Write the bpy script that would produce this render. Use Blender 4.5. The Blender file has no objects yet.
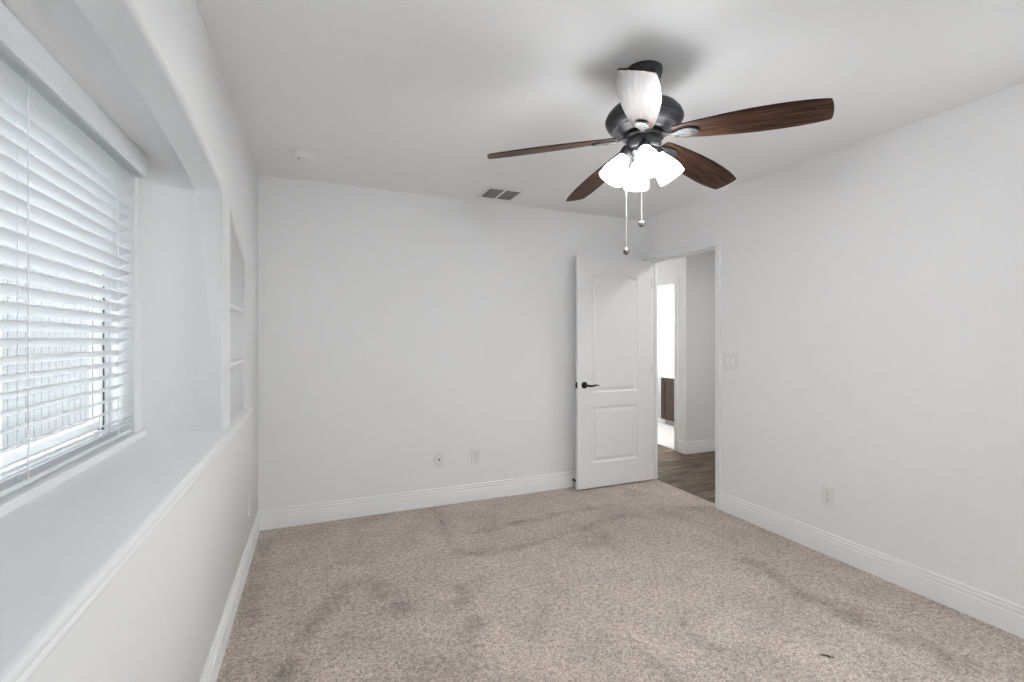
import bpy, bmesh, math, random
from mathutils import Vector, Matrix
random.seed(7)
S = bpy.context.scene
COL = S.collection
R = math.radians
PI = math.pi

# ------------------------------------------------------------------ room measures (metres)
XL, XR, YB, YF, H = -0.369, 2.873, 3.632, -0.46, 2.44   # left, right, back, rear walls, ceiling
EYE = 1.314

# ------------------------------------------------------------------ camera
cam_d = bpy.data.cameras.new('camera')
cam_d.sensor_width = 36.0
cam_d.lens = 467.83 / 1024 * 36.0
cam_d.shift_y = -2.3 / 1024
cam_d.clip_start = 0.02
cam = bpy.data.objects.new('camera', cam_d)
COL.objects.link(cam)
cam.location = (0, 0, EYE)
cam.rotation_euler = (R(90), 0, -0.396387)
S.camera = cam

# ------------------------------------------------------------------ world, exposure
w = bpy.data.worlds.new('world'); S.world = w; w.use_nodes = True
bg = w.node_tree.nodes['Background']
bg.inputs[0].default_value = (0.955, 0.972, 1.0, 1)
bg.inputs[1].default_value = 5.6
S.view_settings.view_transform = 'Standard'
S.view_settings.look = 'None'
S.view_settings.gamma = 1.0
S.view_settings.use_curve_mapping = False
S.view_settings.exposure = .75
S.cycles.use_denoising = True
S.cycles.use_adaptive_sampling = False
S.cycles.max_bounces = 14
S.cycles.diffuse_bounces = 9
S.cycles.glossy_bounces = 4
S.cycles.transmission_bounces = 6
S.cycles.transparent_max_bounces = 12
S.cycles.caustics_reflective = False
S.cycles.caustics_refractive = False
S.cycles.sample_clamp_indirect = 8.0

def lamp(name, kind, loc, watts, size=0.1, rot=(0, 0, 0), col=(1, 1, 1), size_y=None):
    d = bpy.data.lights.new(name, kind)
    d.energy = watts; d.color = col
    if kind == 'AREA':
        d.size = size
        if size_y: d.shape = 'RECTANGLE'; d.size_y = size_y
    else:
        d.shadow_soft_size = size
    o = bpy.data.objects.new(name, d); COL.objects.link(o)
    o.location = loc; o.rotation_euler = rot
    return o

# unseen area lights added at ceiling height to brighten the hall and bathroom
lamp('hall_fill_light', 'AREA', (3.62, 2.45, 2.42), 11, 0.35, col=(1, .985, .96))
lamp('hall_end_fill', 'AREA', (3.25, 4.90, 2.42), 2.2, 0.35, col=(1, .985, .96))
lamp('bathroom_fill_light', 'AREA', (4.75, 5.05, 2.40), 18, 0.7, col=(1, .985, .96))

SHADE_GLOW = 14.0
BULB_WATTS = 3.0

# ------------------------------------------------------------------ materials
MATS = {}
def new_mat(name):
    m = bpy.data.materials.new(name); m.use_nodes = True
    nt = m.node_tree
    return m, nt, nt.nodes['Principled BSDF']

def N(nt, t, **kw):
    n = nt.nodes.new(t)
    for k, v in kw.items(): setattr(n, k, v)
    return n

def paint(name, col, rough=0.55, bump=0.0, scale=220, spec=0.5, metal=0.0, mottle=0.0):
    m, nt, b = new_mat(name)
    b.inputs['Base Color'].default_value = (*col, 1)
    b.inputs['Roughness'].default_value = rough
    b.inputs['Metallic'].default_value = metal
    b.inputs['Specular IOR Level'].default_value = spec
    tc = N(nt, 'ShaderNodeTexCoord')
    nz = N(nt, 'ShaderNodeTexNoise'); nz.inputs['Scale'].default_value = scale; nz.inputs['Detail'].default_value = 2
    nt.links.new(tc.outputs['Object'], nz.inputs['Vector'])
    if bump:
        bp = N(nt, 'ShaderNodeBump'); bp.inputs['Strength'].default_value = bump; bp.inputs['Distance'].default_value = 0.002
        nt.links.new(nz.outputs['Fac'], bp.inputs['Height']); nt.links.new(bp.outputs['Normal'], b.inputs['Normal'])
    if mottle:
        cr = N(nt, 'ShaderNodeValToRGB')
        cr.color_ramp.elements[0].color = (*[c * (1 - mottle) for c in col], 1)
        cr.color_ramp.elements[1].color = (*col, 1)
        nt.links.new(nz.outputs['Fac'], cr.inputs[0]); nt.links.new(cr.outputs[0], b.inputs['Base Color'])
    MATS[name] = m
    return m

paint('wall_paint', (.856, .857, .862), .6, .10, 160)
paint('ceiling_paint', (.868, .868, .872), .7, .12, 120)
paint('trim_paint', (.88, .885, .89), .35, .0)
paint('door_paint', (.85, .85, .855), .4, .02, 300)
paint('white_plastic', (.80, .80, .795), .3)
paint('vinyl', (.84, .85, .86), .35)
paint('slat_white', (.78, .79, .80), .4)
paint('cord_white', (.86, .88, .89), .8)
paint('bronze', (.060, .060, .063), .46, metal=.55, mottle=.3, scale=30)
paint('black_metal', (.012, .011, .011), .35, metal=.6)
paint('dark_slot', (.03, .03, .03), .7)
paint('gasket', (.12, .13, .14), .7)
paint('vent_dark', (.21, .21, .205), .6)
paint('vent_void', (.05, .05, .05), .8)
paint('nickel', (.30, .29, .28), .12, metal=1.0)
paint('chain_metal', (.50, .48, .44), .4, metal=.5)
paint('tile_white', (.82, .82, .81), .3, mottle=.05, scale=6)
paint('toe_kick', (.42, .42, .41), .6)
paint('counter_white', (.86, .86, .85), .25)
paint('fence_board', (.14, .142, .145), .8, .2, 40, mottle=.25)
paint('concrete', (.40, .40, .40), .9, .3, 25, mottle=.2)
paint('scrap_dark', (.06, .05, .045), .9)
paint('rubber', (.015, .015, .015), .7)

# glowing frosted glass
m, nt, b = new_mat('frosted_shade'); MATS['frosted_shade'] = m
b.inputs['Base Color'].default_value = (.92, .91, .88, 1); b.inputs['Roughness'].default_value = .3
b.inputs['Emission Color'].default_value = (.966, .982, 1, 1); b.inputs['Emission Strength'].default_value = SHADE_GLOW
m, nt, b = new_mat('bulb_glow'); MATS['bulb_glow'] = m
b.inputs['Base Color'].default_value = (.95, .94, .9, 1)
b.inputs['Emission Color'].default_value = (.966, .982, 1, 1); b.inputs['Emission Strength'].default_value = 22

# glass
m, nt, b = new_mat('window_glass'); MATS['window_glass'] = m
for n in list(nt.nodes):
    if n.type != 'OUTPUT_MATERIAL': nt.nodes.remove(n)
out = nt.nodes['Material Output']
tr = N(nt, 'ShaderNodeBsdfTransparent'); gl = N(nt, 'ShaderNodeBsdfGlossy'); mx = N(nt, 'ShaderNodeMixShader')
tr.inputs[0].default_value = (.93, .96, .96, 1); gl.inputs['Roughness'].default_value = .02
mx.inputs[0].default_value = .07
nt.links.new(tr.outputs[0], mx.inputs[1]); nt.links.new(gl.outputs[0], mx.inputs[2]); nt.links.new(mx.outputs[0], out.inputs[0])

def wood(name, c0, c1, c2, rough, along='X', stretch=14, scale=9, coat=0.0, spec=.5):
    m, nt, b = new_mat(name); MATS[name] = m
    tc = N(nt, 'ShaderNodeTexCoord'); mp = N(nt, 'ShaderNodeMapping')
    sc = {'X': (1, stretch, stretch), 'Y': (stretch, 1, stretch), 'Z': (stretch, stretch, 1)}[along]
    mp.inputs['Scale'].default_value = sc
    nz = N(nt, 'ShaderNodeTexNoise'); nz.inputs['Scale'].default_value = scale; nz.inputs['Detail'].default_value = 6
    nz.inputs['Roughness'].default_value = .65; nz.inputs['Distortion'].default_value = .6
    cr = N(nt, 'ShaderNodeValToRGB'); e = cr.color_ramp.elements
    e[0].position = .33; e[0].color = (*c0, 1); e[1].position = .68; e[1].color = (*c2, 1)
    x = e.new(.5); x.color = (*c1, 1)
    nt.links.new(tc.outputs['Object'], mp.inputs[0]); nt.links.new(mp.outputs[0], nz.inputs['Vector'])
    nt.links.new(nz.outputs['Fac'], cr.inputs[0]); nt.links.new(cr.outputs[0], b.inputs['Base Color'])
    b.inputs['Roughness'].default_value = rough; b.inputs['Specular IOR Level'].default_value = spec
    b.inputs['Coat Weight'].default_value = coat; b.inputs['Coat Roughness'].default_value = .28
    return m, nt, b, cr
wood('blade_walnut', (.010, .0045, .003), (.040, .018, .011), (.115, .058, .034), .46, 'X', 14, 5.5, coat=.0, spec=.12)
wood('vanity_wood', (.024, .013, .008), (.046, .027, .016), (.075, .045, .028), .45, 'Z', 12, 3)

# hall planks: rows across x, boards running along x with random tone per board
m, nt, b, cr = wood('hall_planks', (.036, .025, .013), (.125, .092, .056), (.26, .20, .135), .6, 'X', 7, 3.2)
tc = nt.nodes['Texture Coordinate']
mpb = N(nt, 'ShaderNodeMapping'); mpb.inputs['Location'].default_value = (.31, .07, 0)
br = N(nt, 'ShaderNodeTexBrick'); br.offset = .37
br.inputs['Scale'].default_value = 1.0; br.inputs['Brick Width'].default_value = .95; br.inputs['Row Height'].default_value = .15
br.inputs['Mortar Size'].default_value = .0015
br.inputs['Color1'].default_value = (.62, .62, .62, 1); br.inputs['Color2'].default_value = (1.25, 1.2, 1.15, 1); br.inputs['Mortar'].default_value = (.35, .33, .3, 1)
nt.links.new(tc.outputs['Object'], mpb.inputs[0]); nt.links.new(mpb.outputs[0], br.inputs['Vector'])
mul = N(nt, 'ShaderNodeMix', data_type='RGBA', blend_type='MULTIPLY'); mul.inputs[0].default_value = 1
nt.links.new(cr.outputs[0], mul.inputs[6]); nt.links.new(br.outputs['Color'], mul.inputs[7]); nt.links.new(mul.outputs[2], b.inputs['Base Color'])

# carpet: speckled cut pile with vacuum and foot tracks, the leaning pile's shading painted as colour
m, nt, b = new_mat('carpet'); MATS['carpet'] = m
L = nt.links.new
tc = N(nt, 'ShaderNodeTexCoord')
def noise(scale, detail, rough=.5, dist=0.0, src=None):
    n = N(nt, 'ShaderNodeTexNoise'); n.inputs['Scale'].default_value = scale; n.inputs['Detail'].default_value = detail
    n.inputs['Roughness'].default_value = rough; n.inputs['Distortion'].default_value = dist
    L(src or tc.outputs['Object'], n.inputs['Vector']); return n
def math_n(op, a, bb=None, clamp=False):
    n = N(nt, 'ShaderNodeMath', operation=op, use_clamp=clamp)
    for i, v in enumerate((a, bb)):
        if v is None: continue
        if isinstance(v, (int, float)): n.inputs[i].default_value = v
        else: L(v, n.inputs[i])
    return n.outputs[0]
fine = noise(120, 3, .85)
cr = N(nt, 'ShaderNodeValToRGB'); e = cr.color_ramp.elements
e[0].position = .34; e[0].color = (.10, .076, .060, 1); e[1].position = .62; e[1].color = (.78, .69, .62, 1)
x = e.new(.47); x.color = (.43, .36, .312, 1)
grain = noise(45, 2, .6)
L(math_n('ADD', math_n('MULTIPLY', fine.outputs['Fac'], .72), math_n('MULTIPLY', grain.outputs['Fac'], .28)), cr.inputs[0])
# pile direction: broad mottling + streaks
warp = noise(5, 3, .6)
wv = N(nt, 'ShaderNodeVectorMath', operation='MULTIPLY_ADD'); wv.inputs[1].default_value = (.16, .16, 0)
L(warp.outputs['Color'], wv.inputs[0])
sub = N(nt, 'ShaderNodeVectorMath', operation='ADD'); sub.inputs[1].default_value = (-.08, -.08, 0)
L(tc.outputs['Object'], sub.inputs[0]); L(sub.outputs[0], wv.inputs[2])
P = wv.outputs[0]
TRACKS = [(.86,3.58,.80,2.96,.05,.16), (.80,2.96,.82,2.77,.05,.2), (.97,3.03,2.15,3.13,.045,.2), (.82,2.74,1.21,2.69,.07,.22), (1.21,2.69,2.08,2.89,.05,.16),
 (.24,2.64,.40,2.28,.10,.2), (.16,2.63,-.02,2.35,.07,.22), (-.02,2.35,-.11,2.05,.07,.24), (-.27,2.55,-.25,2.46,.05,.18), (.69,2.40,.68,2.06,.06,.2),
 (.68,2.06,.53,1.78,.08,.16), (1.63,2.61,1.73,2.59,.13,.18), (2.36,2.04,2.31,1.66,.08,.22), (2.31,1.66,2.36,1.38,.09,.26), (2.36,1.38,2.40,1.06,.10,.22),
 (1.57,1.70,1.55,1.52,.05,.15), (1.17,1.77,1.16,1.63,.06,.12), (1.25,1.59,1.27,1.42,.06,.12), (.26,2.49,.45,2.40,.09,.14), (-.30,1.6,-.30,3.4,.07,.16)]  # last entry: darker strip along the left wall
acc = None
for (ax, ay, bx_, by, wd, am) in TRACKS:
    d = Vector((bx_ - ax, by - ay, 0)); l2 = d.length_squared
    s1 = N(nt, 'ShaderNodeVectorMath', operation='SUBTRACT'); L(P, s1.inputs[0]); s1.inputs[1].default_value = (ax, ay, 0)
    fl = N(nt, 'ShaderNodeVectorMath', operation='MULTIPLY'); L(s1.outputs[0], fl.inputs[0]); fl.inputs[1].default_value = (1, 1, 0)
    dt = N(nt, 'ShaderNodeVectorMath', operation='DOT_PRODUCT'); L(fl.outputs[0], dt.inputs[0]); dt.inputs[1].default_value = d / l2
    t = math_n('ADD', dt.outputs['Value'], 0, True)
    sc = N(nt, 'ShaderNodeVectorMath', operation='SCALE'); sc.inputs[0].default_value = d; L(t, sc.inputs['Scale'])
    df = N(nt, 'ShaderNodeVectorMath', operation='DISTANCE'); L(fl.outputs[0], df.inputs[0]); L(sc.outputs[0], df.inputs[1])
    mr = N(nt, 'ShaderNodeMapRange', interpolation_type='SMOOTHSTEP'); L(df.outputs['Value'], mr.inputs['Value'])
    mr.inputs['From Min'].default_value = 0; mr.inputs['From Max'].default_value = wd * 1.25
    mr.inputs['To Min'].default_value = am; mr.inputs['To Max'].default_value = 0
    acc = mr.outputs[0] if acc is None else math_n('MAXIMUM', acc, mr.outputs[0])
mott = noise(4.2, 5, .68, .9)
mo = N(nt, 'ShaderNodeMapRange'); L(mott.outputs['Fac'], mo.inputs['Value'])
mo.inputs['From Min'].default_value = .3; mo.inputs['From Max'].default_value = .7; mo.inputs['To Min'].default_value = .80; mo.inputs['To Max'].default_value = 1.12
brk = noise(9, 3, .6)
bk = N(nt, 'ShaderNodeMapRange'); L(brk.outputs['Fac'], bk.inputs['Value'])
bk.inputs['From Min'].default_value = .36; bk.inputs['From Max'].default_value = .62; bk.inputs['To Min'].default_value = .35; bk.inputs['To Max'].default_value = 1.45
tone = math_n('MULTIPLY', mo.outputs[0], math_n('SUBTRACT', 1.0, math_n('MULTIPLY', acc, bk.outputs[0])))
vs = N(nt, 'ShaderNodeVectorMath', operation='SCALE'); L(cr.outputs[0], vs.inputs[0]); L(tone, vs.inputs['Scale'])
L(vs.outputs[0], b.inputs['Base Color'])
b.inputs['Roughness'].default_value = 1.0; b.inputs['Specular IOR Level'].default_value = .05
b.inputs['Sheen Weight'].default_value = .15
bp = N(nt, 'ShaderNodeBump'); bp.inputs['Strength'].default_value = .55; bp.inputs['Distance'].default_value = .006
L(fine.outputs['Fac'], bp.inputs['Height']); L(bp.outputs[0], b.inputs['Normal'])

# ------------------------------------------------------------------ mesh helpers (all in world coordinates)
def origin_of(o):
    v = Vector((0, 0, 0))
    while o is not None: v += o.location; o = o.parent
    return v

def obj(name, bm, mat, parent=None, smooth=False, angle=35):
    me = bpy.data.meshes.new(name)
    if parent is not None:
        bmesh.ops.translate(bm, verts=bm.verts[:], vec=-origin_of(parent))
    bmesh.ops.recalc_face_normals(bm, faces=bm.faces[:])
    bm.to_mesh(me); bm.free()
    mats = mat if isinstance(mat, (list, tuple)) else [mat]
    for k in mats: me.materials.append(MATS[k])
    if smooth:
        me.polygons.foreach_set('use_smooth', [True] * len(me.polygons))
        me.set_sharp_from_angle(angle=R(angle))
    o = bpy.data.objects.new(name, me); COL.objects.link(o)
    if parent is not None: o.parent = parent
    return o

def thing(name, label, cat, loc=(0, 0, 0), group=None):
    o = bpy.data.objects.new(name, None); COL.objects.link(o)
    o.empty_display_size = .05
    o.location = loc; o['label'] = label; o['category'] = cat
    if group: o['group'] = group
    return o

def tag(o, label, cat, group=None):
    o['label'] = label; o['category'] = cat
    if group: o['group'] = group
    return o

def struct(o, label=None):
    o['kind'] = 'structure'
    if label: o['label'] = label
    return o

def box(bm, x0, x1, y0, y1, z0, z1, bevel=0.0, seg=2, mi=0):
    r = bmesh.ops.create_cube(bm, size=1.0)
    vs = r['verts']
    for v in vs:
        v.co = Vector(((x0 + x1) / 2 + v.co.x * (x1 - x0), (y0 + y1) / 2 + v.co.y * (y1 - y0), (z0 + z1) / 2 + v.co.z * (z1 - z0)))
    fs = list({f for v in vs for f in v.link_faces})
    for f in fs: f.material_index = mi
    if bevel:
        es = list({e for v in vs for e in v.link_edges})
        bmesh.ops.bevel(bm, geom=es, offset=bevel, segments=seg, affect='EDGES', profile=.5, clamp_overlap=True)
    return bm

def prism(bm, pts, axis, a0, a1):
    """polygon pts (2-D) extruded along axis; 'x': pts=(y,z)  'y': pts=(x,z)  'z': pts=(x,y)"""
    def mk(p, a):
        return {'x': (a, p[0], p[1]), 'y': (p[0], a, p[1]), 'z': (p[0], p[1], a)}[axis]
    v0 = [bm.verts.new(mk(p, a0)) for p in pts]; v1 = [bm.verts.new(mk(p, a1)) for p in pts]
    n = len(pts)
    bm.faces.new(v0); bm.faces.new(v1[::-1])
    for i in range(n): bm.faces.new((v0[i], v1[i], v1[(i + 1) % n], v0[(i + 1) % n]))
    return bm

def lathe(bm, prof, M=None, seg=40, closed_ends=True):
    """prof = [(r, z)...]; rotated about z, then moved by M"""
    M = M or Matrix.Identity(4)
    rings = []
    for r, z in prof:
        if r < 1e-5: rings.append([bm.verts.new(M @ Vector((0, 0, z)))])
        else: rings.append([bm.verts.new(M @ Vector((r * math.cos(2 * PI * k / seg), r * math.sin(2 * PI * k / seg), z))) for k in range(seg)])
    for a, b2 in zip(rings, rings[1:]):
        for k in range(seg):
            k2 = (k + 1) % seg
            if len(a) == 1 and len(b2) == 1: continue
            if len(a) == 1: bm.faces.new((a[0], b2[k], b2[k2]))
            elif len(b2) == 1: bm.faces.new((a[k], a[k2], b2[0]))
            else: bm.faces.new((a[k], a[k2], b2[k2], b2[k]))
    return bm

def tube(bm, pts, rad, seg=10, cap=True):
    pts = [Vector(p) for p in pts]; n = len(pts); rings = []
    up = Vector((0, 0, 1))
    for i, p in enumerate(pts):
        d = (pts[min(i + 1, n - 1)] - pts[max(i - 1, 0)]).normalized()
        u = d.cross(up)
        if u.length < 1e-3: u = d.cross(Vector((1, 0, 0)))
        u.normalize(); v = d.cross(u)
        rr = rad[i] if isinstance(rad, (list, tuple)) else rad
        ru, rv = rr if isinstance(rr, (list, tuple)) else (rr, rr)
        rings.append([bm.verts.new(p + u * ru * math.cos(2 * PI * k / seg) + v * rv * math.sin(2 * PI * k / seg)) for k in range(seg)])
    for a, b2 in zip(rings, rings[1:]):
        for k in range(seg): bm.faces.new((a[k], a[(k + 1) % seg], b2[(k + 1) % seg], b2[k]))
    if cap: bm.faces.new(rings[0][::-1]); bm.faces.new(rings[-1])
    return bm

def B(): return bmesh.new()

def arc(c, r, a0, a1, n):
    return [(c[0] + r * math.cos(a0 + (a1 - a0) * i / n), c[1] + r * math.sin(a0 + (a1 - a0) * i / n)) for i in range(n + 1)]

# ------------------------------------------------------------------ room shell
XT = 2.93                                                         # carpet ends here, in the doorway
struct(obj('floor', box(box(B(), -.9, XR, YF - .1, YB + .1, -.05, 0), XR, XT, 2.70, 3.58, -.05, 0), 'carpet'), 'speckled beige carpet with vacuum tracks')
struct(obj('ceiling', box(B(), -.9, XR + .12, YF - .1, YB + .12, H, H + .1), 'ceiling_paint'), 'plain white ceiling')
struct(obj('wall_back', box(B(), -.9, XR + .1, YB, YB + .12, -.02, H + .05), 'wall_paint'))
struct(obj('wall_rear', box(B(), -.9, XR + .1, YF - .12, YF, -.02, H + .05), 'wall_paint'))
RY0, RY1, RZ0, RZ1 = -.40, .66, .62, 1.98                         # unseen window added in the right wall for daylight on the left wall
DY0, DY1, DZ = 2.742, 3.528, 2.036                                # doorway in the right wall
bm = B(); wt = .085
box(bm, XR, XR + wt, YF - .1, RY0, -.02, H + .05); box(bm, XR, XR + wt, RY0, RY1, -.02, RZ0); box(bm, XR, XR + wt, RY0, RY1, RZ1, H + .05)
prism(bm, [(RY1, -.02), (DY0 - .012, -.02), (DY0 - .012, DZ + .012), (DY1 + .012, DZ + .012), (DY1 + .012, -.02), (YB + .1, -.02), (YB + .1, H + .05), (RY1, H + .05)], 'x', XR, XR + .085)
struct(obj('wall_right', bm, 'wall_paint'))

# left wall: thick wall with an arched window niche and a shelf niche, corners rounded like drywall bead
NY0, NY1, LZ = 0.505, 2.395, 0.912
WX, AX = -0.667, -0.483                                           # window plane, back of the arch
AC, ARISE, ASPR = 1.45, 0.085, 1.957
bm = B(); box(bm, -.80, XL, YF - .3, YB + .3, -.3, H + .3)
wall = obj('wall_left', bm, 'wall_paint')
cut = []
def cutter(bm):
    o = obj('cutter', bm, 'wall_paint'); cut.append(o); return o
half = (NY1 - NY0) / 2; RR = (half * half + ARISE * ARISE) / (2 * ARISE); a = math.asin(half / RR)
top = arc((AC, ASPR + ARISE - RR), RR, PI / 2 - a, PI / 2 + a, 40)
SOF = 2.057
bm = B(); prism(bm, [(NY0, LZ), (NY1, LZ)] + top, 'x', AX, XL + .2); cutter(bm)
bm = B(); prism(bm, [(NY0, LZ), (NY1, LZ), (NY1, ASPR + .004), (NY1 - .040, SOF), (NY0 + .040, SOF), (NY0, ASPR + .004)], 'x', WX, AX + .001); cutter(bm)
WY0, WY1, WZ0, WZ1 = .60, 2.300, .936, 2.00
bm = B(); box(bm, -1.1, WX + .05, WY0, WY1, WZ0 - .0, WZ1); cutter(bm)
# shelf niche with a quarter-arch top falling away from the window
SY0, SY1 = 2.533, 3.055
st = [(SY1, 1.755), (2.96, 1.787), (2.886, 1.814), (2.80, 1.843), (2.746, 1.862), (2.651, 1.895), (SY0 + .02, 1.920), (SY0, 1.922)]
bm = B(); prism(bm, [(SY0, LZ), (SY1, LZ)] + st, 'x', -.63, XL + .2); cutter(bm)
for c in cut:
    md = wall.modifiers.new('b', 'BOOLEAN'); md.object = c; md.solver = 'EXACT'; md.operation = 'DIFFERENCE'
dg = bpy.context.evaluated_depsgraph_get()
wall.data = bpy.data.meshes.new_from_object(wall.evaluated_get(dg)); wall.modifiers.clear()
bm = bmesh.new(); bm.from_mesh(wall.data)
bmesh.ops.remove_doubles(bm, verts=bm.verts[:], dist=1e-5)
wl = bm.edges.layers.float.new('bevel_weight_edge')
for e in bm.edges:
    if len(e.link_faces) != 2 or e.calc_face_angle() < R(28): continue
    p, q = e.verts[0].co, e.verts[1].co
    inroom = YF < min(p.y, q.y) and max(p.y, q.y) < YB and 0 < min(p.z, q.z) and max(p.z, q.z) < H
    if not inroom or not e.is_convex: continue
    front = abs(p.x - XL) < 1e-4 and abs(q.x - XL) < 1e-4
    e[wl] = 1.0 if front else .22
bm.to_mesh(wall.data); bm.free()
bv = wall.modifiers.new('bev', 'BEVEL'); bv.width = .019; bv.segments = 5; bv.limit_method = 'WEIGHT'; bv.harden_normals = True
wall.data.polygons.foreach_set('use_smooth', [True] * len(wall.data.polygons))
dg = bpy.context.evaluated_depsgraph_get()
me = bpy.data.meshes.new_from_object(wall.evaluated_get(dg))
wall.modifiers.clear(); wall.data = me
for c in cut: bpy.data.objects.remove(c)
struct(wall, 'thick white wall with arched window niche and shelf niche')

# ledge cap with its stepped moulding along the niche front
bm = B()
pf = [(XL - .034, LZ + .0012), (XL + .015, LZ + .0012), (XL + .021, LZ - .0005), (XL + .0255, LZ - .004), (XL + .027, LZ - .008), (XL + .027, LZ - .0125), (XL + .025, LZ - .0145), (XL + .0115, LZ - .0155),
      (XL + .0115, LZ - .0185), (XL + .0190, LZ - .0205), (XL + .0190, LZ - .029), (XL + .017, LZ - .0325), (XL + .0045, LZ - .0345), (XL + .0035, LZ - .0385), (XL + .0095, LZ - .044), (XL + .0120, LZ - .052), (XL + .0105, LZ - .060),
      (XL + .002, LZ - .066), (XL - .004, LZ - .066), (XL - .004, LZ - .004), (XL - .034, LZ - .004)]
prism(bm, pf, 'y', YF - .05, 3.128)
box(bm, WX - .01, XL - .033, NY0 - .01, NY1 + .01, LZ - .02, LZ + .0011)
struct(obj('trim_1', bm, 'trim_paint', smooth=True, angle=25), 'white moulded cap along the window ledge')
# window stool
bm = B(); box(bm, -.742, WX + .014, NY0 + .002, NY1 - .002, LZ - .004, WZ0 + .002, .004)
struct(obj('trim_2', bm, 'trim_paint'), 'white window stool board')

# baseboards
BP = [(-.004, 0), (.0155, 0), (.0155, .090), (.0145, .094), (.0105, .096), (.0105, .099), (.013, .103), (.013, .114), (.0085, .1165), (.0085, .119), (.0095, .122), (.0095, .130), (.006, .136), (-.004, .136)]
def base(name, where, s, e):
    bm = B()
    if where == 'back': prism(bm, [(YB - d, z) for d, z in BP], 'x', s, e)
    elif where == 'rear': prism(bm, [(YF + d, z) for d, z in BP], 'x', s, e)
    elif where == 'left': prism(bm, [(XL + d, z) for d, z in BP], 'y', s, e)
    elif where == 'right': prism(bm, [(XR - d, z) for d, z in BP], 'y', s, e)
    return struct(obj(name, bm, 'trim_paint', smooth=True, angle=20), 'white stepped baseboard')
base('baseboard_back', 'back', XL, XR)
base('baseboard_left', 'left', YF, YB)
base('baseboard_right', 'right', YF, DY0 - .042)
base('baseboard_rear', 'rear', XL, XR)

# door casing + jamb in the right wall
CP = [(0, -.002), (0, .010), (.004, .013), (.014, .013), (.017, .0105), (.030, .014), (.034, .0165), (.044, .018), (.049, .016), (.050, -.002)]   # (distance from opening, thickness)
def casing(bm, x, sgn, y0, y1, zt, wide=1.0):
    """three-sided mitred casing round an opening y0..y1, 0..zt on plane x, standing out by sgn"""
    paths = []
    for (d, t) in CP:
        d = d * wide - .004
        paths.append([Vector((x + sgn * t, y0 - d, 0)), Vector((x + sgn * t, y0 - d, zt + d)), Vector((x + sgn * t, y1 + d, zt + d)), Vector((x + sgn * t, y1 + d, 0))])
    vs = [[bm.verts.new(p) for p in row] for row in paths]
    n = len(vs)
    for i in range(n):
        j = (i + 1) % n
        for k in range(3): bm.faces.new((vs[i][k], vs[i][k + 1], vs[j][k + 1], vs[j][k]))
    bm.faces.new([vs[i][0] for i in range(n)]); bm.faces.new([vs[i][3] for i in range(n)][::-1])
def jamb(bm, x0, x1, y0, y1, zt, t=.012):
    box(bm, x0, x1, y0 - t, y0, 0, zt + t); box(bm, x0, x1, y1, y1 + t, 0, zt + t); box(bm, x0, x1, y0 - t, y1 + t, zt, zt + t)
bm = B(); casing(bm, XR, -1, DY0, DY1, DZ)
struct(obj('trim_3', bm, 'trim_paint', smooth=True, angle=25), 'white moulded casing round the bedroom doorway')
bm = B(); jamb(bm, XR - .001, XR + .087, DY0, DY1, DZ)
box(bm, XR + .046, XR + .076, DY0, DY0 + .011, 0, DZ); box(bm, XR + .046, XR + .076, DY1 - .011, DY1, 0, DZ); box(bm, XR + .046, XR + .076, DY0, DY1, DZ - .011, DZ)
struct(obj('trim_4', bm, 'trim_paint'), 'white door jamb lining')

# ------------------------------------------------------------------ hall and bathroom beyond the door
HX, HY = 3.893, 4.153                                             # bathroom wall plane, corner of the hall
struct(obj('floor_hall', box(B(), XT, 6.4, 1.4, 6.4, -.05, -.002), 'hall_planks'), 'brown wood plank floor in the hall')
struct(obj('ceiling_hall', box(B(), XR + .10, 6.5, 1.3, 6.6, H, H + .08), 'ceiling_paint'))
BY0, BZ = 4.333, 1.968                                            # bathroom doorway near jamb and head
bm = B()
prism(bm, [(HY, -.02), (BY0 - .012, -.02), (BY0 - .012, BZ + .012), (BY0 + .772, BZ + .012), (BY0 + .772, -.02), (6.4, -.02), (6.4, H + .02), (HY, H + .02)], 'x', HX, HX + .11)
box(bm, HX + .11, 6.4, HY, HY + .11, -.02, H + .02)
struct(obj('wall_hall', bm, 'wall_paint'))
bm = B(); box(bm, XR + .05, HX + .05, 6.3, 6.4, -.02, H); box(bm, XR + .05, 6.5, 1.3, 1.42, -.02, H); box(bm, 6.3, 6.4, 1.3, 4.2, -.02, H); box(bm, XR, XR + .085, YB + .1, 6.4, -.02, H)
struct(obj('wall_hall_far', bm, 'wall_paint'))
bm = B(); box(bm, 5.552, 5.65, HY, 6.4, -.02, H)
struct(obj('wall_bathroom', bm, 'wall_paint'))
struct(obj('wall_bathroom_end', box(B(), HX + .1, 5.6, 6.2, 6.3, -.02, H), 'wall_paint'))
struct(obj('floor_bathroom', box(B(), HX + .03, 5.6, HY + .1, 6.3, -.045, .004), 'tile_white'), 'white tile floor in the bathroom')
bm = B(); casing(bm, HX, -1, BY0, BY0 + .76, BZ, 1.3)
struct(obj('trim_5', bm, 'trim_paint', smooth=True, angle=25), 'white casing round the bathroom doorway')
bm = B(); jamb(bm, HX - .001, HX + .111, BY0, BY0 + .76, BZ)
struct(obj('trim_6', bm, 'trim_paint'), 'white jamb of the bathroom doorway')
bm = B()
rows = [[bm.verts.new(p) for p in ((HX - d, BY0 - .061, z), (HX - d, HY - d, z), (6.3, HY - d, z))] for d, z in BP]
for i in range(len(rows)):
    q = rows[(i + 1) % len(rows)]
    for k in range(2): bm.faces.new((rows[i][k], rows[i][k + 1], q[k + 1], q[k]))
bm.faces.new([r_[0] for r_ in rows])
struct(obj('baseboard_hall', bm, 'trim_paint', smooth=True, angle=20))

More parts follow.
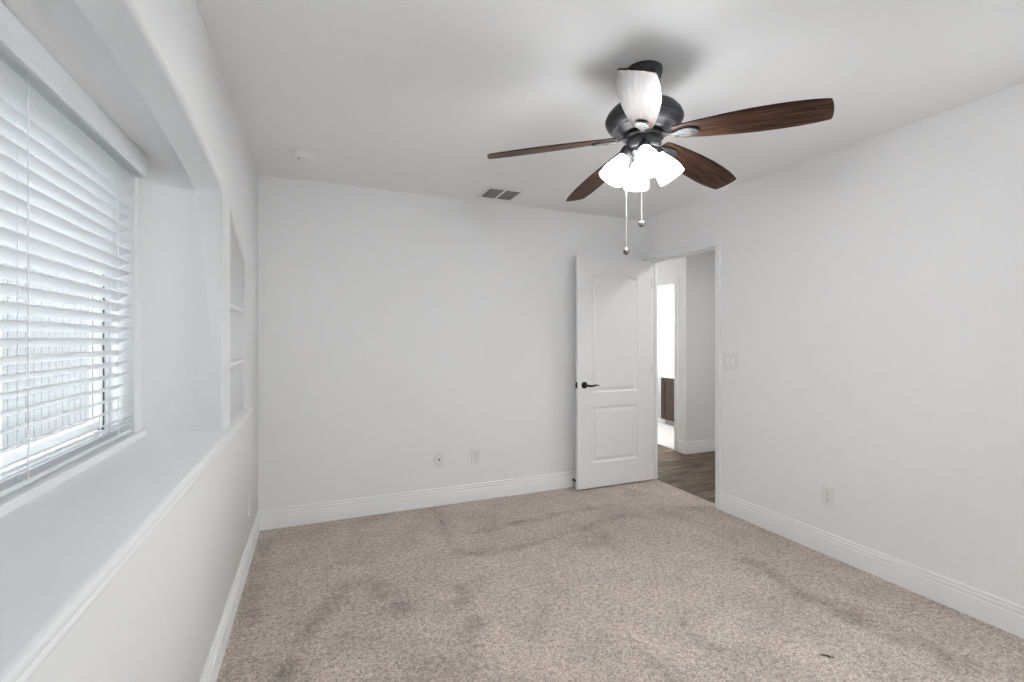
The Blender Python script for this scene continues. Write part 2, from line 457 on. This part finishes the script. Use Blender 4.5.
# bathroom vanity
VX, VY0, VY1 = 4.93, 4.60, 5.80
va = thing('bathroom_vanity', 'dark brown bathroom vanity with white top, seen through both doorways', 'vanity', (VX + .3, 5.2, .004))
bm = B(); box(bm, VX, 5.55, VY0, VY1, .075, .715, .003)
obj('body', bm, 'vanity_wood', va)
bm = B(); box(bm, VX + .06, 5.55, VY0 + .02, VY1 - .02, .004, .076); obj('toe_kick', bm, 'toe_kick', va)
bm = B(); box(bm, VX - .02, 5.55, VY0 - .01, VY1 + .012, .715, .745, .006); box(bm, 5.53, 5.55, VY0, VY1 + .012, .745, .84, .003); obj('countertop', bm, 'counter_white', va)
def shaker(y0, y1, z0, z1):
    bm = B(); x1 = VX; x0 = VX - .019; r = .055
    box(bm, x0, x1, y0, y0 + r, z0, z1, .002); box(bm, x0, x1, y1 - r, y1, z0, z1, .002)
    box(bm, x0, x1, y0 + r, y1 - r, z0, z0 + r, .002); box(bm, x0, x1, y0 + r, y1 - r, z1 - r, z1, .002)
    box(bm, x0 + .010, x1, y0 + r - .002, y1 - r + .002, z0 + r - .002, z1 - r + .002)
    return bm
for y0 in (4.615, 5.005, 5.395):
    d = obj('door', shaker(y0, y0 + .365, .10, .70), 'vanity_wood', va)

# ------------------------------------------------------------------ bedroom door, standing open along the back wall
dr = thing('door_1', 'white two-panel door with arched top panel, standing open', 'door', (2.852, 3.507, 0))
del dr['category']; dr['kind'] = 'structure'
LX0, LX1, LY, LZ0, LZ1, LT = 2.073, 2.852, 3.490, .014, 2.027, .035
def door_leaf():
    bm = B()
    px = [(2.219, 2.702, 'arch', .843, 1.853), (2.219, 2.702, 'rect', .229, .717)]
    xs = sorted(set([LX0 + (LX1 - LX0) * i / 40 for i in range(41)] + [x for p in px for x in [p[0] + k * .004 for k in range(14)] + [p[1] - k * .004 for k in range(14)]] +
                    [2.219 + .483 * i / 60 for i in range(61)]))
    zs = [LZ0 + (LZ1 - LZ0) * i / 50 for i in range(51)]
    for p in px: zs += [p[3] + k * .004 for k in range(14)] + [p[4] - k * .004 for k in range(14)]
    zs += [1.80 + .0035 * k for k in range(34)]
    zs = sorted(zs)
    def dd(l, e=.0012):
        o = [l[0]]
        for v in l[1:]:
            if v - o[-1] > e: o.append(v)
        o[-1] = l[-1]; return o
    xs, zs = dd(xs), dd(zs)
    def prof(d):
        if d <= 0: return 0
        if d < .013: return -.0085 * (d / .013) ** .8
        if d < .020: return -.0085
        if d < .046: return -.0085 + .0065 * ((d - .020) / .026)
        return -.002
    def height(x, z):
        for (x0, x1, k, z0, z1) in px:
            if not (x0 < x < x1 and z > z0): continue
            zt = z1
            if k == 'arch':
                u = (x - (x0 + x1) / 2) / ((x1 - x0) / 2) / .88
                zt = z1 + (.050 * (1 - u * u) ** 1.25 if abs(u) < 1 else 0)
            return prof(min(x - x0, x1 - x, z - z0, (zt - z) * .97))
        return 0
    g = [[bm.verts.new((x, LY - height(x, z), z)) for x in xs] for z in zs]
    nx, nz = len(xs), len(zs)
    for j in range(nz - 1):
        for i in range(nx - 1): bm.faces.new((g[j][i], g[j][i + 1], g[j + 1][i + 1], g[j + 1][i]))
    # edges and back
    bk = {}
    def back(i, j):
        if (i, j) not in bk: bk[(i, j)] = bm.verts.new((xs[i], LY + LT, zs[j]))
        return bk[(i, j)]
    for j in range(nz - 1):
        bm.faces.new((g[j][0], g[j + 1][0], back(0, j + 1), back(0, j)))
        bm.faces.new((g[j][nx - 1], back(nx - 1, j), back(nx - 1, j + 1), g[j + 1][nx - 1]))
    for i in range(nx - 1):
        bm.faces.new((g[0][i], back(i, 0), back(i + 1, 0), g[0][i + 1]))
        bm.faces.new((g[nz - 1][i], g[nz - 1][i + 1], back(i + 1, nz - 1), back(i, nz - 1)))
    bm.faces.new([back(i, 0) for i in range(nx)] + [back(nx - 1, j) for j in range(1, nz)] + [back(i, nz - 1) for i in range(nx - 2, -1, -1)] + [back(0, j) for j in range(nz - 2, 0, -1)])
    return bm
leaf = obj('door_leaf', door_leaf(), 'door_paint', dr, smooth=True, angle=28)
KX, KZ = 2.140, .912
hd = obj('door_handle', lathe(B(), [(0, .024), (.012, .024), (.013, .016), (.020, .013), (.028, .008), (.030, .002), (.030, 0), (0, 0)], Matrix.Translation((KX, LY, KZ)) @ Matrix.Rotation(R(90), 4, 'X'), 32), 'black_metal', dr, True, 50)
lv = [(KX, LY - .018, KZ), (KX, LY - .048, KZ), (KX + .006, LY - .056, KZ), (KX + .030, LY - .058, KZ - .004), (KX + .055, LY - .058, KZ - .003), (KX + .080, LY - .057, KZ + .003), (KX + .100, LY - .055, KZ + .001), (KX + .114, LY - .054, KZ - .007)]
obj('lever', tube(B(), lv, [.009, .009, .010, (.006, .010), (.005, .008), (.005, .0065), (.0045, .0055), (.003, .004)], 14), 'black_metal', hd, True, 60)
bm = B(); box(bm, LX0 - .0012, LX0 + .002, LY + .006, LY + .030, KZ - .028, KZ + .028, .0008)
lp = obj('latch_plate', bm, 'black_metal', dr)
obj('latch', box(B(), LX0 - .010, LX0, LY + .011, LY + .025, KZ - .009, KZ + .009, .002), 'black_metal', lp)
for z in (.22, 1.02, 1.83):
    h = obj('hinge', tube(B(), [(LX1 + .006, LY - .004, z - .045), (LX1 + .006, LY - .004, z + .045)], .0055, 12), 'white_plastic', dr, True, 50)
# strike plate on the jamb, door stop on the baseboard
tag(obj('strike_plate', box(B(), XR + .012, XR + .040, DY0 - .001, DY0 + .0015, .885, .945, .0006), 'black_metal'), 'black strike plate on the door jamb near the switch', 'strike plate')
ds = thing('door_stop', 'small dark door stop on the baseboard behind the open door', 'door stop', (2.10, YB - .015, .066))
obj('rod', tube(B(), [(2.10, YB - .010, .066), (2.10, YB - .050, .066)], [.009, .006], 12), 'black_metal', ds, True, 50)
obj('rubber_tip', tube(B(), [(2.10, YB - .050, .066), (2.10, YB - .064, .066), (2.10, YB - .069, .066)], [.0105, .0105, .008], 14), 'rubber', ds, True, 50)

# ------------------------------------------------------------------ window, blind, outside
wn = thing('window_1', 'white sliding window behind the slatted blind', 'window', (-.775, 1.45, WZ0))
del wn['category']; wn['kind'] = 'structure'
FX0, FX1 = -.80, -.748
bm = B(); fw = .028
for (y0, y1, z0, z1) in ((WY0, WY0 + fw, WZ0, WZ1), (WY1 - fw, WY1, WZ0, WZ1), (WY0 + fw, WY1 - fw, WZ0, WZ0 + fw), (WY0 + fw, WY1 - fw, WZ1 - fw, WZ1)):
    box(bm, FX0, FX1, y0, y1, z0, z1, .003)
fr = obj('window_frame', bm, 'vinyl', wn)
bm = B(); g = .009
for (y0, y1, z0, z1) in ((WY1 - fw - g, WY1 - fw, WZ0 + fw, WZ1 - fw), (WY0 + fw, WY0 + fw + g, WZ0 + fw, WZ1 - fw)) :
    box(bm, FX0 + .012, FX1 - .006, y0, y1, z0, z1)
obj('gasket', bm, 'gasket', fr)
def sash(y0, y1, x0, x1):
    bm = B(); s = .034; z0, z1 = WZ0 + fw + g, WZ1 - fw
    box(bm, x0, x1, y0, y0 + s, z0, z1, .002); box(bm, x0, x1, y1 - s, y1, z0, z1, .002)
    box(bm, x0, x1, y0 + s, y1 - s, z0, z0 + s, .002); box(bm, x0, x1, y0 + s, y1 - s, z1 - s, z1, .002)
    o = obj('sash', bm, 'vinyl', wn)
    bm = B(); box(bm, (x0 + x1) / 2 - .002, (x0 + x1) / 2 + .002, y0 + s - .004, y1 - s + .004, z0 + s - .004, z1 - s + .004)
    obj('pane', bm, 'window_glass', o)
sash(1.42, WY1 - fw - g, -.773, -.755)
sash(WY0 + fw + g, 1.455, -.795, -.777)

w2 = thing('added_window_2', 'added unseen white window in the right wall, for daylight on the left wall', 'window', (XR + .05, (RY0 + RY1) / 2, RZ0))
del w2['category']; w2['kind'] = 'structure'
bm = B(); fw2 = .045; xa, xb = XR + .035, XR + .08
box(bm, xa, xb, RY0, RY0 + fw2, RZ0, RZ1, .003); box(bm, xa, xb, RY1 - fw2, RY1, RZ0, RZ1, .003); box(bm, xa, xb, RY0 + fw2, RY1 - fw2, RZ0, RZ0 + fw2, .003); box(bm, xa, xb, RY0 + fw2, RY1 - fw2, RZ1 - fw2, RZ1, .003)
mz = (RZ0 + RZ1) / 2; box(bm, xa + .005, xb - .005, RY0 + fw2, RY1 - fw2, mz - .02, mz + .02, .003)
f2 = obj('window_frame', bm, 'vinyl', w2)
bm = B(); box(bm, XR + .055, XR + .059, RY0 + .03, RY1 - .03, RZ0 + .03, RZ1 - .03); obj('pane', bm, 'window_glass', w2)

bl = thing('window_blind', 'white horizontal slat blind half open in the arched window niche', 'blind', (-.70, 1.45, 1.95))
# valance with moulded face and returns
VB, VT = 1.962, 2.047
vp = [(-.640, VT), (-.632, VT), (-.630, VT - .004), (-.630, VT - .046), (-.6275, VT - .050), (-.6275, VT - .056), (-.632, VT - .064), (-.634, VT - .070), (-.634, VT - .078), (-.630, VB + .004), (-.632, VB), (-.642, VB)]
bm = B(); prism(bm, vp, 'y', .572, 2.318)
box(bm, -.666, -.640, 2.306, 2.318, VB, VT, .001); box(bm, -.666, -.640, .572, .584, VB, VT, .001)
obj('valance', bm, 'slat_white', bl, True, 25)
bm = B(); box(bm, -.722, -.650, WY0 + .004, WY1 - .004, 1.984, 1.999, .003); obj('headrail', bm, 'slat_white', bl)
SX, SA, SP = -.697, R(27), .0430
NS = 23
def slat(bm, zc, y0, y1, wdt=.050, th=.0028, ang=SA):
    n = 6; tp, bt = [], []
    for i in range(n + 1):
        u = -wdt / 2 + wdt * i / n
        cv = .0022 * (1 - (2 * u / wdt) ** 2)
        for lst, o_ in ((tp, th / 2), (bt, -th / 2)):
            v = cv + o_
            lst.append((SX + u * math.cos(ang) - v * math.sin(ang), zc + u * math.sin(ang) + v * math.cos(ang)))
    prism(bm, bt + tp[::-1], 'y', y0, y1)
bm = B()
zs = [1.962 - SP * i - .0135 for i in range(NS)]
zs += [.986, .972]
for z in zs: slat(bm, z, WY0 + .008, WY1 - .008)
obj('slats', bm, 'slat_white', bl, True, 30)
ZB = .951
bm = B(); box(bm, SX - .022, SX + .022, WY0 + .008, WY1 - .008, ZB - .007, ZB + .007, .003); obj('bottom_rail', bm, 'slat_white', bl)
for yc in (.78, 1.17, 1.563, 2.146):
    bm = B()
    for xx in (SX + .0255, SX - .0255): tube(bm, [(xx, yc, ZB + .004), (xx, yc, 1.985)], .0016, 6)
    tube(bm, [(SX, yc + .012, ZB), (SX, yc + .012, 1.96)], .0009, 6)
    obj('ladder_cord', bm, 'cord_white', bl)

# the neighbouring house's board-clad wall and the ground outside
struct(obj('ground', box(B(), -12, 9, -12, 12, -.5, -.35), 'concrete'))
bm = B()
y = -4.0
while y < 9.0:
    box(bm, -2.62 + random.uniform(-.004, .004), -2.598, y, y + .135, -.36, 3.1, .003, 1); y += .143
box(bm, -2.72, -2.615, -4, 9, -.36, 3.1)
struct(obj('wall_outside', bm, 'fence_board'), 'grey board wall outside, glimpsed between the blind slats')

# ------------------------------------------------------------------ shelves in the niche
for zc, lab in ((1.476, 'upper white shelf in the narrow niche beside the window'), (1.188, 'lower white shelf in the narrow niche beside the window')):
    sh = thing('wall_shelf', lab, 'shelf', (-.5, (SY0 + SY1) / 2, zc), 'white shelves in the wall niche')
    bm = B(); box(bm, -.628, XL - .012, SY0 + .002, SY1 - .002, zc - .011, zc + .009, .002); obj('board', bm, 'trim_paint', sh)
    bm = B()
    prism(bm, [(-.62, zc - .011), (-.395, zc - .011), (-.395, zc - .022), (-.410, zc - .034), (-.428, zc - .040), (-.436, zc - .058), (-.47, zc - .072), (-.53, zc - .080), (-.62, zc - .12)], 'y', SY1 - .035, SY1 - .003)
    obj('bracket', bm, 'trim_paint', sh)

# ------------------------------------------------------------------ outlets and switches
def plate_frame(loc, wall_):
    """matrix: local x = across plate, y = up, z = out of the wall"""
    if wall_ == 'back': return Matrix.Translation(loc) @ Matrix(((1, 0, 0, 0), (0, 0, -1, 0), (0, 1, 0, 0), (0, 0, 0, 1)))
    if wall_ == 'right': return Matrix.Translation(loc) @ Matrix(((0, 0, -1, 0), (-1, 0, 0, 0), (0, 1, 0, 0), (0, 0, 0, 1)))
    if wall_ == 'left': return Matrix.Translation(loc) @ Matrix(((0, 0, 1, 0), (1, 0, 0, 0), (0, 1, 0, 0), (0, 0, 0, 1)))
def mbox(M, x0, x1, y0, y1, z0, z1, bevel=0):
    bm = B(); box(bm, x0, x1, y0, y1, z0, z1, bevel); bmesh.ops.transform(bm, matrix=M, verts=bm.verts[:]); return bm
def duplex(loc, wall_, lab):
    M = plate_frame(loc, wall_)
    t = thing('wall_outlet', lab, 'outlet', loc, 'white duplex outlets')
    obj('plate', mbox(M, -.038, .038, -.060, .060, -.001, .006, .003), 'white_plastic', t)
    for s in (-1, 1):
        bm = B(); pts = [(.0155 * math.cos(a_), max(-.0125, min(.0125, .017 * math.sin(a_))) + s * .0205) for a_ in [2 * PI * k / 24 for k in range(24)]]
        prism(bm, pts, 'z', .005, .0078); bmesh.ops.transform(bm, matrix=M, verts=bm.verts[:])
        f = obj('receptacle', bm, 'white_plastic', t)
        bm = B()
        for (x, hh) in ((-.0065, .0045), (.0065, .0038)): box(bm, x - .0012, x + .0012, s * .0205 + .003 - hh, s * .0205 + .003 + hh, .0070, .0081)
        prism(bm, [(.0028 * math.cos(2 * PI * k / 12), s * .0205 - .0085 + .0028 * math.sin(2 * PI * k / 12)) for k in range(12)], 'z', .0070, .0081)
        bmesh.ops.transform(bm, matrix=M, verts=bm.verts[:]); obj('slots', bm, 'dark_slot', f)
    bm = lathe(B(), [(0, .0072), (.0025, .0070), (.003, .0055)], M, 12); obj('screw', bm, 'nickel', t)
duplex((1.198, YB, .358), 'back', 'white outlet on the back wall, nearer the door of the pair')
duplex((XR, 1.883, .357), 'right', 'white outlet low on the right wall above the baseboard')
duplex((XL, 3.19, .325), 'left', 'white outlet low under the window ledge by the back corner')
# coax plate
loc = (.895, YB, .361); M = plate_frame(loc, 'back')
t = thing('cable_plate', 'white cable plate with one dark jack on the back wall', 'wall plate', loc)
obj('plate', mbox(M, -.038, .038, -.060, .060, -.001, .006, .003), 'white_plastic', t)
j = obj('jack', lathe(B(), [(.0075, .005), (.0075, .009), (.005, .009), (.0048, .015), (0, .015)], M, 16), 'nickel', t, True)
obj('jack_hole', lathe(B(), [(.0050, .0145), (.0050, .0157), (0, .0157)], M, 14), 'dark_slot', j)
for s in (-1, 1): obj('screw', lathe(B(), [(0, .0072), (.0025, .0070), (.003, .0055)], M @ Matrix.Translation((0, s * .042, 0)), 12), 'nickel', t)
# double rocker switch
loc = (XR, 2.606, 1.140); M = plate_frame(loc, 'right')
t = thing('light_switch', 'white double rocker light switch beside the doorway', 'light switch', loc)
obj('plate', mbox(M, -.060, .060, -.060, .060, -.001, .006, .003), 'white_plastic', t)
for s in (-1, 1):
    bm = B(); x = s * .023
    prism(bm, [(-.034, .0055), (.034, .0055), (.034, .0075 if s > 0 else .0115), (0, .0085), (-.034, .0115 if s > 0 else .0075)], 'x', x - .0165, x + .0165)
    bmesh.ops.transform(bm, matrix=M, verts=bm.verts[:]); obj('rocker', bm, 'trim_paint', t)

# ------------------------------------------------------------------ ceiling: smoke detector and vent
sd = thing('smoke_detector', 'round white smoke detector on the ceiling by the left wall', 'smoke detector', (-.074, 3.117, H))
T = Matrix.Translation((-.074, 3.117, H))
obj('base', lathe(B(), [(0, 0), (.066, 0), (.066, -.010), (.062, -.013), (0, -.013)], T, 40), 'white_plastic', sd, True, 30)
cv = obj('cover', lathe(B(), [(.058, -.012), (.058, -.022), (.054, -.030), (.044, -.036), (.020, -.038), (.018, -.0365), (0, -.0365)], T, 40), 'white_plastic', sd, True, 30)
obj('test_button', lathe(B(), [(.007, -.034), (.007, -.0395), (0, -.0395)], Matrix.Translation((-.095, 3.098, H)), 16), 'vent_dark', cv)

cvx0, cvx1, cvy0, cvy1 = 1.172, 1.468, 3.252, 3.522
vt = thing('ceiling_vent', 'white ceiling vent with two dark louvred grilles near the back wall', 'vent', ((cvx0 + cvx1) / 2, (cvy0 + cvy1) / 2, H))
bm = B(); z0, z1 = H - .009, H + .001; e_ = .022; mx_ = (cvx0 + cvx1) / 2
box(bm, cvx0, cvx0 + e_, cvy0, cvy1, z0, z1, .002); box(bm, cvx1 - e_, cvx1, cvy0, cvy1, z0, z1, .002)
box(bm, cvx0 + e_, cvx1 - e_, cvy0, cvy0 + e_, z0, z1, .002); box(bm, cvx0 + e_, cvx1 - e_, cvy1 - e_, cvy1, z0, z1, .002)
box(bm, mx_ - .007, mx_ + .007, cvy0 + e_, cvy1 - e_, z0, z1, .002)
obj('frame', bm, 'white_plastic', vt)
for (x0, x1) in ((cvx0 + e_, mx_ - .007), (mx_ + .007, cvx1 - e_)):
    bm = B(); n = 11
    for k in range(n):
        yy = cvy0 + e_ + (cvy1 - cvy0 - 2 * e_) * (k + .5) / n
        prism(bm, [(yy - .009, H - .001), (yy - .0075, H - .001), (yy + .009, H - .0055), (yy + .0075, H - .0055)], 'x', x0, x1)
    gr = obj('grille', bm, 'vent_dark', vt)
    bm = B(); box(bm, x0, x1, cvy0 + e_, cvy1 - e_, H - .0012, H - .0004); obj('duct_shade', bm, 'vent_void', gr)  # flat dark sheet painted in for the shade behind the louvres

# ------------------------------------------------------------------ ceiling fan
CX, CY = 1.270, 1.600
fan = thing('ceiling_fan', 'dark bronze ceiling fan with five walnut blades and four lit frosted shades', 'ceiling fan', (CX, CY, H))
C0 = Matrix.Translation((CX, CY, 0))
obj('canopy', lathe(B(), [(0, H), (.076, H), (.076, H - .012), (.072, H - .030), (.058, H - .052), (.034, H - .066), (.018, H - .070), (0, H - .070)], C0, 48), 'bronze', fan, True, 35)
obj('downrod', lathe(B(), [(.0125, H - .068), (.0125, 2.30)], C0, 20), 'bronze', fan, True)
mh = obj('motor_housing', lathe(B(), [(0, 2.306), (.022, 2.306), (.026, 2.298), (.060, 2.294), (.105, 2.286), (.136, 2.271), (.152, 2.251), (.157, 2.231), (.152, 2.210), (.140, 2.195),
    (.130, 2.190), (.118, 2.193), (.108, 2.190), (.098, 2.180), (.086, 2.174), (0, 2.174)], C0, 64), 'bronze', fan, True, 40)
obj('trim_ring', lathe(B(), [(.147, 2.2245), (.1585, 2.2245), (.1595, 2.230), (.1585, 2.2355), (.147, 2.2355)], C0, 64), 'bronze', mh, True, 30)
obj('flywheel', lathe(B(), [(0, 2.174), (.078, 2.174), (.084, 2.168), (.084, 2.156), (.078, 2.150), (0, 2.150)], C0, 48), 'black_metal', fan, True, 35)
obj('switch_housing', lathe(B(), [(0, 2.152), (.068, 2.152), (.070, 2.146), (.070, 2.118), (.064, 2.108), (.060, 2.106), (.058, 2.092), (.046, 2.080), (.022, 2.072), (.012, 2.062), (.006, 2.050), (0, 2.048)], C0, 48), 'bronze', fan, True, 35)

# blades: built along +x with the hub as origin, then turned into place
BZ0 = 2.165
def blade_mesh():
    bm = B()
    out = [(.128, .0375), (.16, .043), (.20, .049), (.26, .057), (.34, .065), (.42, .0705), (.50, .071), (.56, .0685), (.61, .063), (.648, .0575)]
    tip = [(.6565, .0545), (.661, .040), (.6630, .014)]
    up = out + tip
    pts = [(.120, .026)] + up
    ring = [(x, y) for x, y in pts] + [(x, -y) for x, y in reversed(pts)]
    prism(bm, ring, 'z', -.0028, .0028)
    es = [e for e in bm.edges if abs(e.verts[0].co.z - e.verts[1].co.z) < 1e-6]
    bmesh.ops.bevel(bm, geom=es, offset=.0016, segments=2, affect='EDGES', clamp_overlap=True)
    return bm
def iron_mesh():
    bm = B()
    # medallion under the blade root
    n = 28; pts = []
    for k in range(n):
        a_ = 2 * PI * k / n; u = math.cos(a_); v = math.sin(a_)
        pts.append((.176 + .050 * u, .027 * v * (1 + .22 * u)))
    prism(bm, pts, 'z', -.0115, -.0027)
    top_e = [e for e in bm.edges if all(abs(q.co.z + .0115) < 1e-6 for q in e.verts)]
    bmesh.ops.bevel(bm, geom=top_e, offset=.004, segments=3, affect='EDGES', clamp_overlap=True)
    # arm back to the flywheel
    tube(bm, [(.160, 0, -.008), (.135, 0, -.010), (.115, 0, -.010), (.095, 0, -.005), (.074, 0, -.002)], [(.018, .0035), (.012, .0045), (.0095, .005), (.013, .005), (.022, .004)], 14)
    for (x, y) in ((.160, .012), (.160, -.012), (.198, 0)):
        lathe(bm, [(0, -.0135), (.004, -.013), (.0045, -.011)], Matrix.Translation((x, y, 0)), 10)
    return bm
PH0 = R(-130.1)
DROOP = []
for k in range(5):
    a_ = PH0 + k * 2 * PI / 5
    zt = 2.0848 + .66 * (.0121 * math.cos(a_) - .0082 * math.sin(a_))
    DROOP.append(math.atan2(BZ0 - zt, .66))
bladeM = blade_mesh(); ironM = iron_mesh()
def raw(name, bm, mat, parent):
    me = bpy.data.meshes.new(name); bmesh.ops.recalc_face_normals(bm, faces=bm.faces[:]); bm.to_mesh(me); bm.free(); me.materials.append(MATS[mat])
    me.polygons.foreach_set('use_smooth', [True] * len(me.polygons)); me.set_sharp_from_angle(angle=R(32))
    o = bpy.data.objects.new(name, me); COL.objects.link(o); o.parent = parent; return o
b0 = raw('blade', bladeM, 'blade_walnut', fan); i0 = raw('blade_iron', ironM, 'bronze', b0)
for k in range(5):
    if k == 0: o = b0
    else:
        o = b0.copy(); COL.objects.link(o); o.parent = fan
        i = i0.copy(); COL.objects.link(i); i.parent = o
    o.location = (0, 0, BZ0 - H); o.rotation_euler = (R(-13), DROOP[k], PH0 + k * 2 * PI / 5)

# light kit: four fitters with frosted bell shades
TILT = R(32)
CK = Matrix.Translation((CX - .010, CY + .004, 0))
for k, deg in enumerate((-116, -28, 62, 150)):
    A = CK @ Matrix.Rotation(R(deg), 4, 'Z')
    M = A @ Matrix.Translation((.058, 0, 2.097)) @ Matrix.Rotation(-TILT, 4, 'Y')   # local -z is the shade axis
    bm = tube(B(), [A @ Vector(p) for p in ((.045, 0, 2.120), (.066, 0, 2.122), (.078, 0, 2.108), (.080, 0, 2.090))], [.010, .009, .009, .010], 12)
    arm = obj('lamp_arm', bm, 'bronze', fan, True, 50)
    obj('fitter', lathe(B(), [(0, .016), (.014, .016), (.024, .008), (.027, -.004), (.027, -.020), (.024, -.020), (.024, -.002), (0, .002)], M, 28), 'bronze', arm, True, 35)
    prof = [(.0225, -.010), (.024, -.022), (.031, -.040), (.041, -.062), (.049, -.086), (.0535, -.108), (.0545, -.124), (.054, -.130), (.0515, -.129), (.0515, -.122), (.0505, -.107), (.046, -.086), (.038, -.062), (.028, -.040), (.021, -.022), (.0195, -.010), (.0225, -.010)]
    sh = obj('lamp_shade', lathe(B(), prof, M, 40), 'frosted_shade', fan, True, 60)
    obj('bulb', lathe(B(), [(0, -.015), (.012, -.018), (.013, -.034), (.022, -.050), (.027, -.066), (.024, -.082), (.014, -.091), (0, -.094)], M, 24), 'bulb_glow', sh, True, 60)
    p = M @ Vector((0, 0, -.122))
    l = lamp('bulb_light', 'POINT', p, BULB_WATTS, .035, col=(.966, .982, 1))

# pull chains
for (x, y, zb, zt) in ((1.211, 1.639, 1.695, 2.085), (1.268, 1.612, 1.812, 2.065)):
    bm = B(); z = zt
    tube(bm, [(x, y, zt), (x, y, zb)], .0009, 6)
    n = int((zt - zb) / .006)
    for q in range(n):
        bmesh.ops.create_icosphere(bm, subdivisions=1, radius=.0019, matrix=Matrix.Translation((x, y, zt - q * .006)))
    ch = obj('pull_chain', bm, 'chain_metal', fan, True, 80)
    bm = lathe(B(), [(0, .017), (.003, .016), (.004, .013), (.0105, .009), (.0150, 0), (.0115, -.010), (.004, -.0145), (0, -.015)], Matrix.Translation((x, y, zb - .012)), 20)
    obj('chain_fob', bm, 'nickel', ch, True, 80)

# ------------------------------------------------------------------ scrap on the carpet
sc = thing('carpet_scrap', 'thin dark scrap lying on the beige carpet', 'scrap', (1.945, 1.285, 0))
bm = tube(B(), [(1.930, 1.297, .003), (1.940, 1.288, .0045), (1.950, 1.277, .005), (1.955, 1.268, .003)], [.0018, .0028, .0034, .0022], 8)
obj('strand', bm, 'scrap_dark', sc, True, 70)
bm = B(); bmesh.ops.create_icosphere(bm, subdivisions=2, radius=.0032, matrix=Matrix.Translation((1.963, 1.266, .003))); obj('crumb', bm, 'scrap_dark', sc, True, 70)
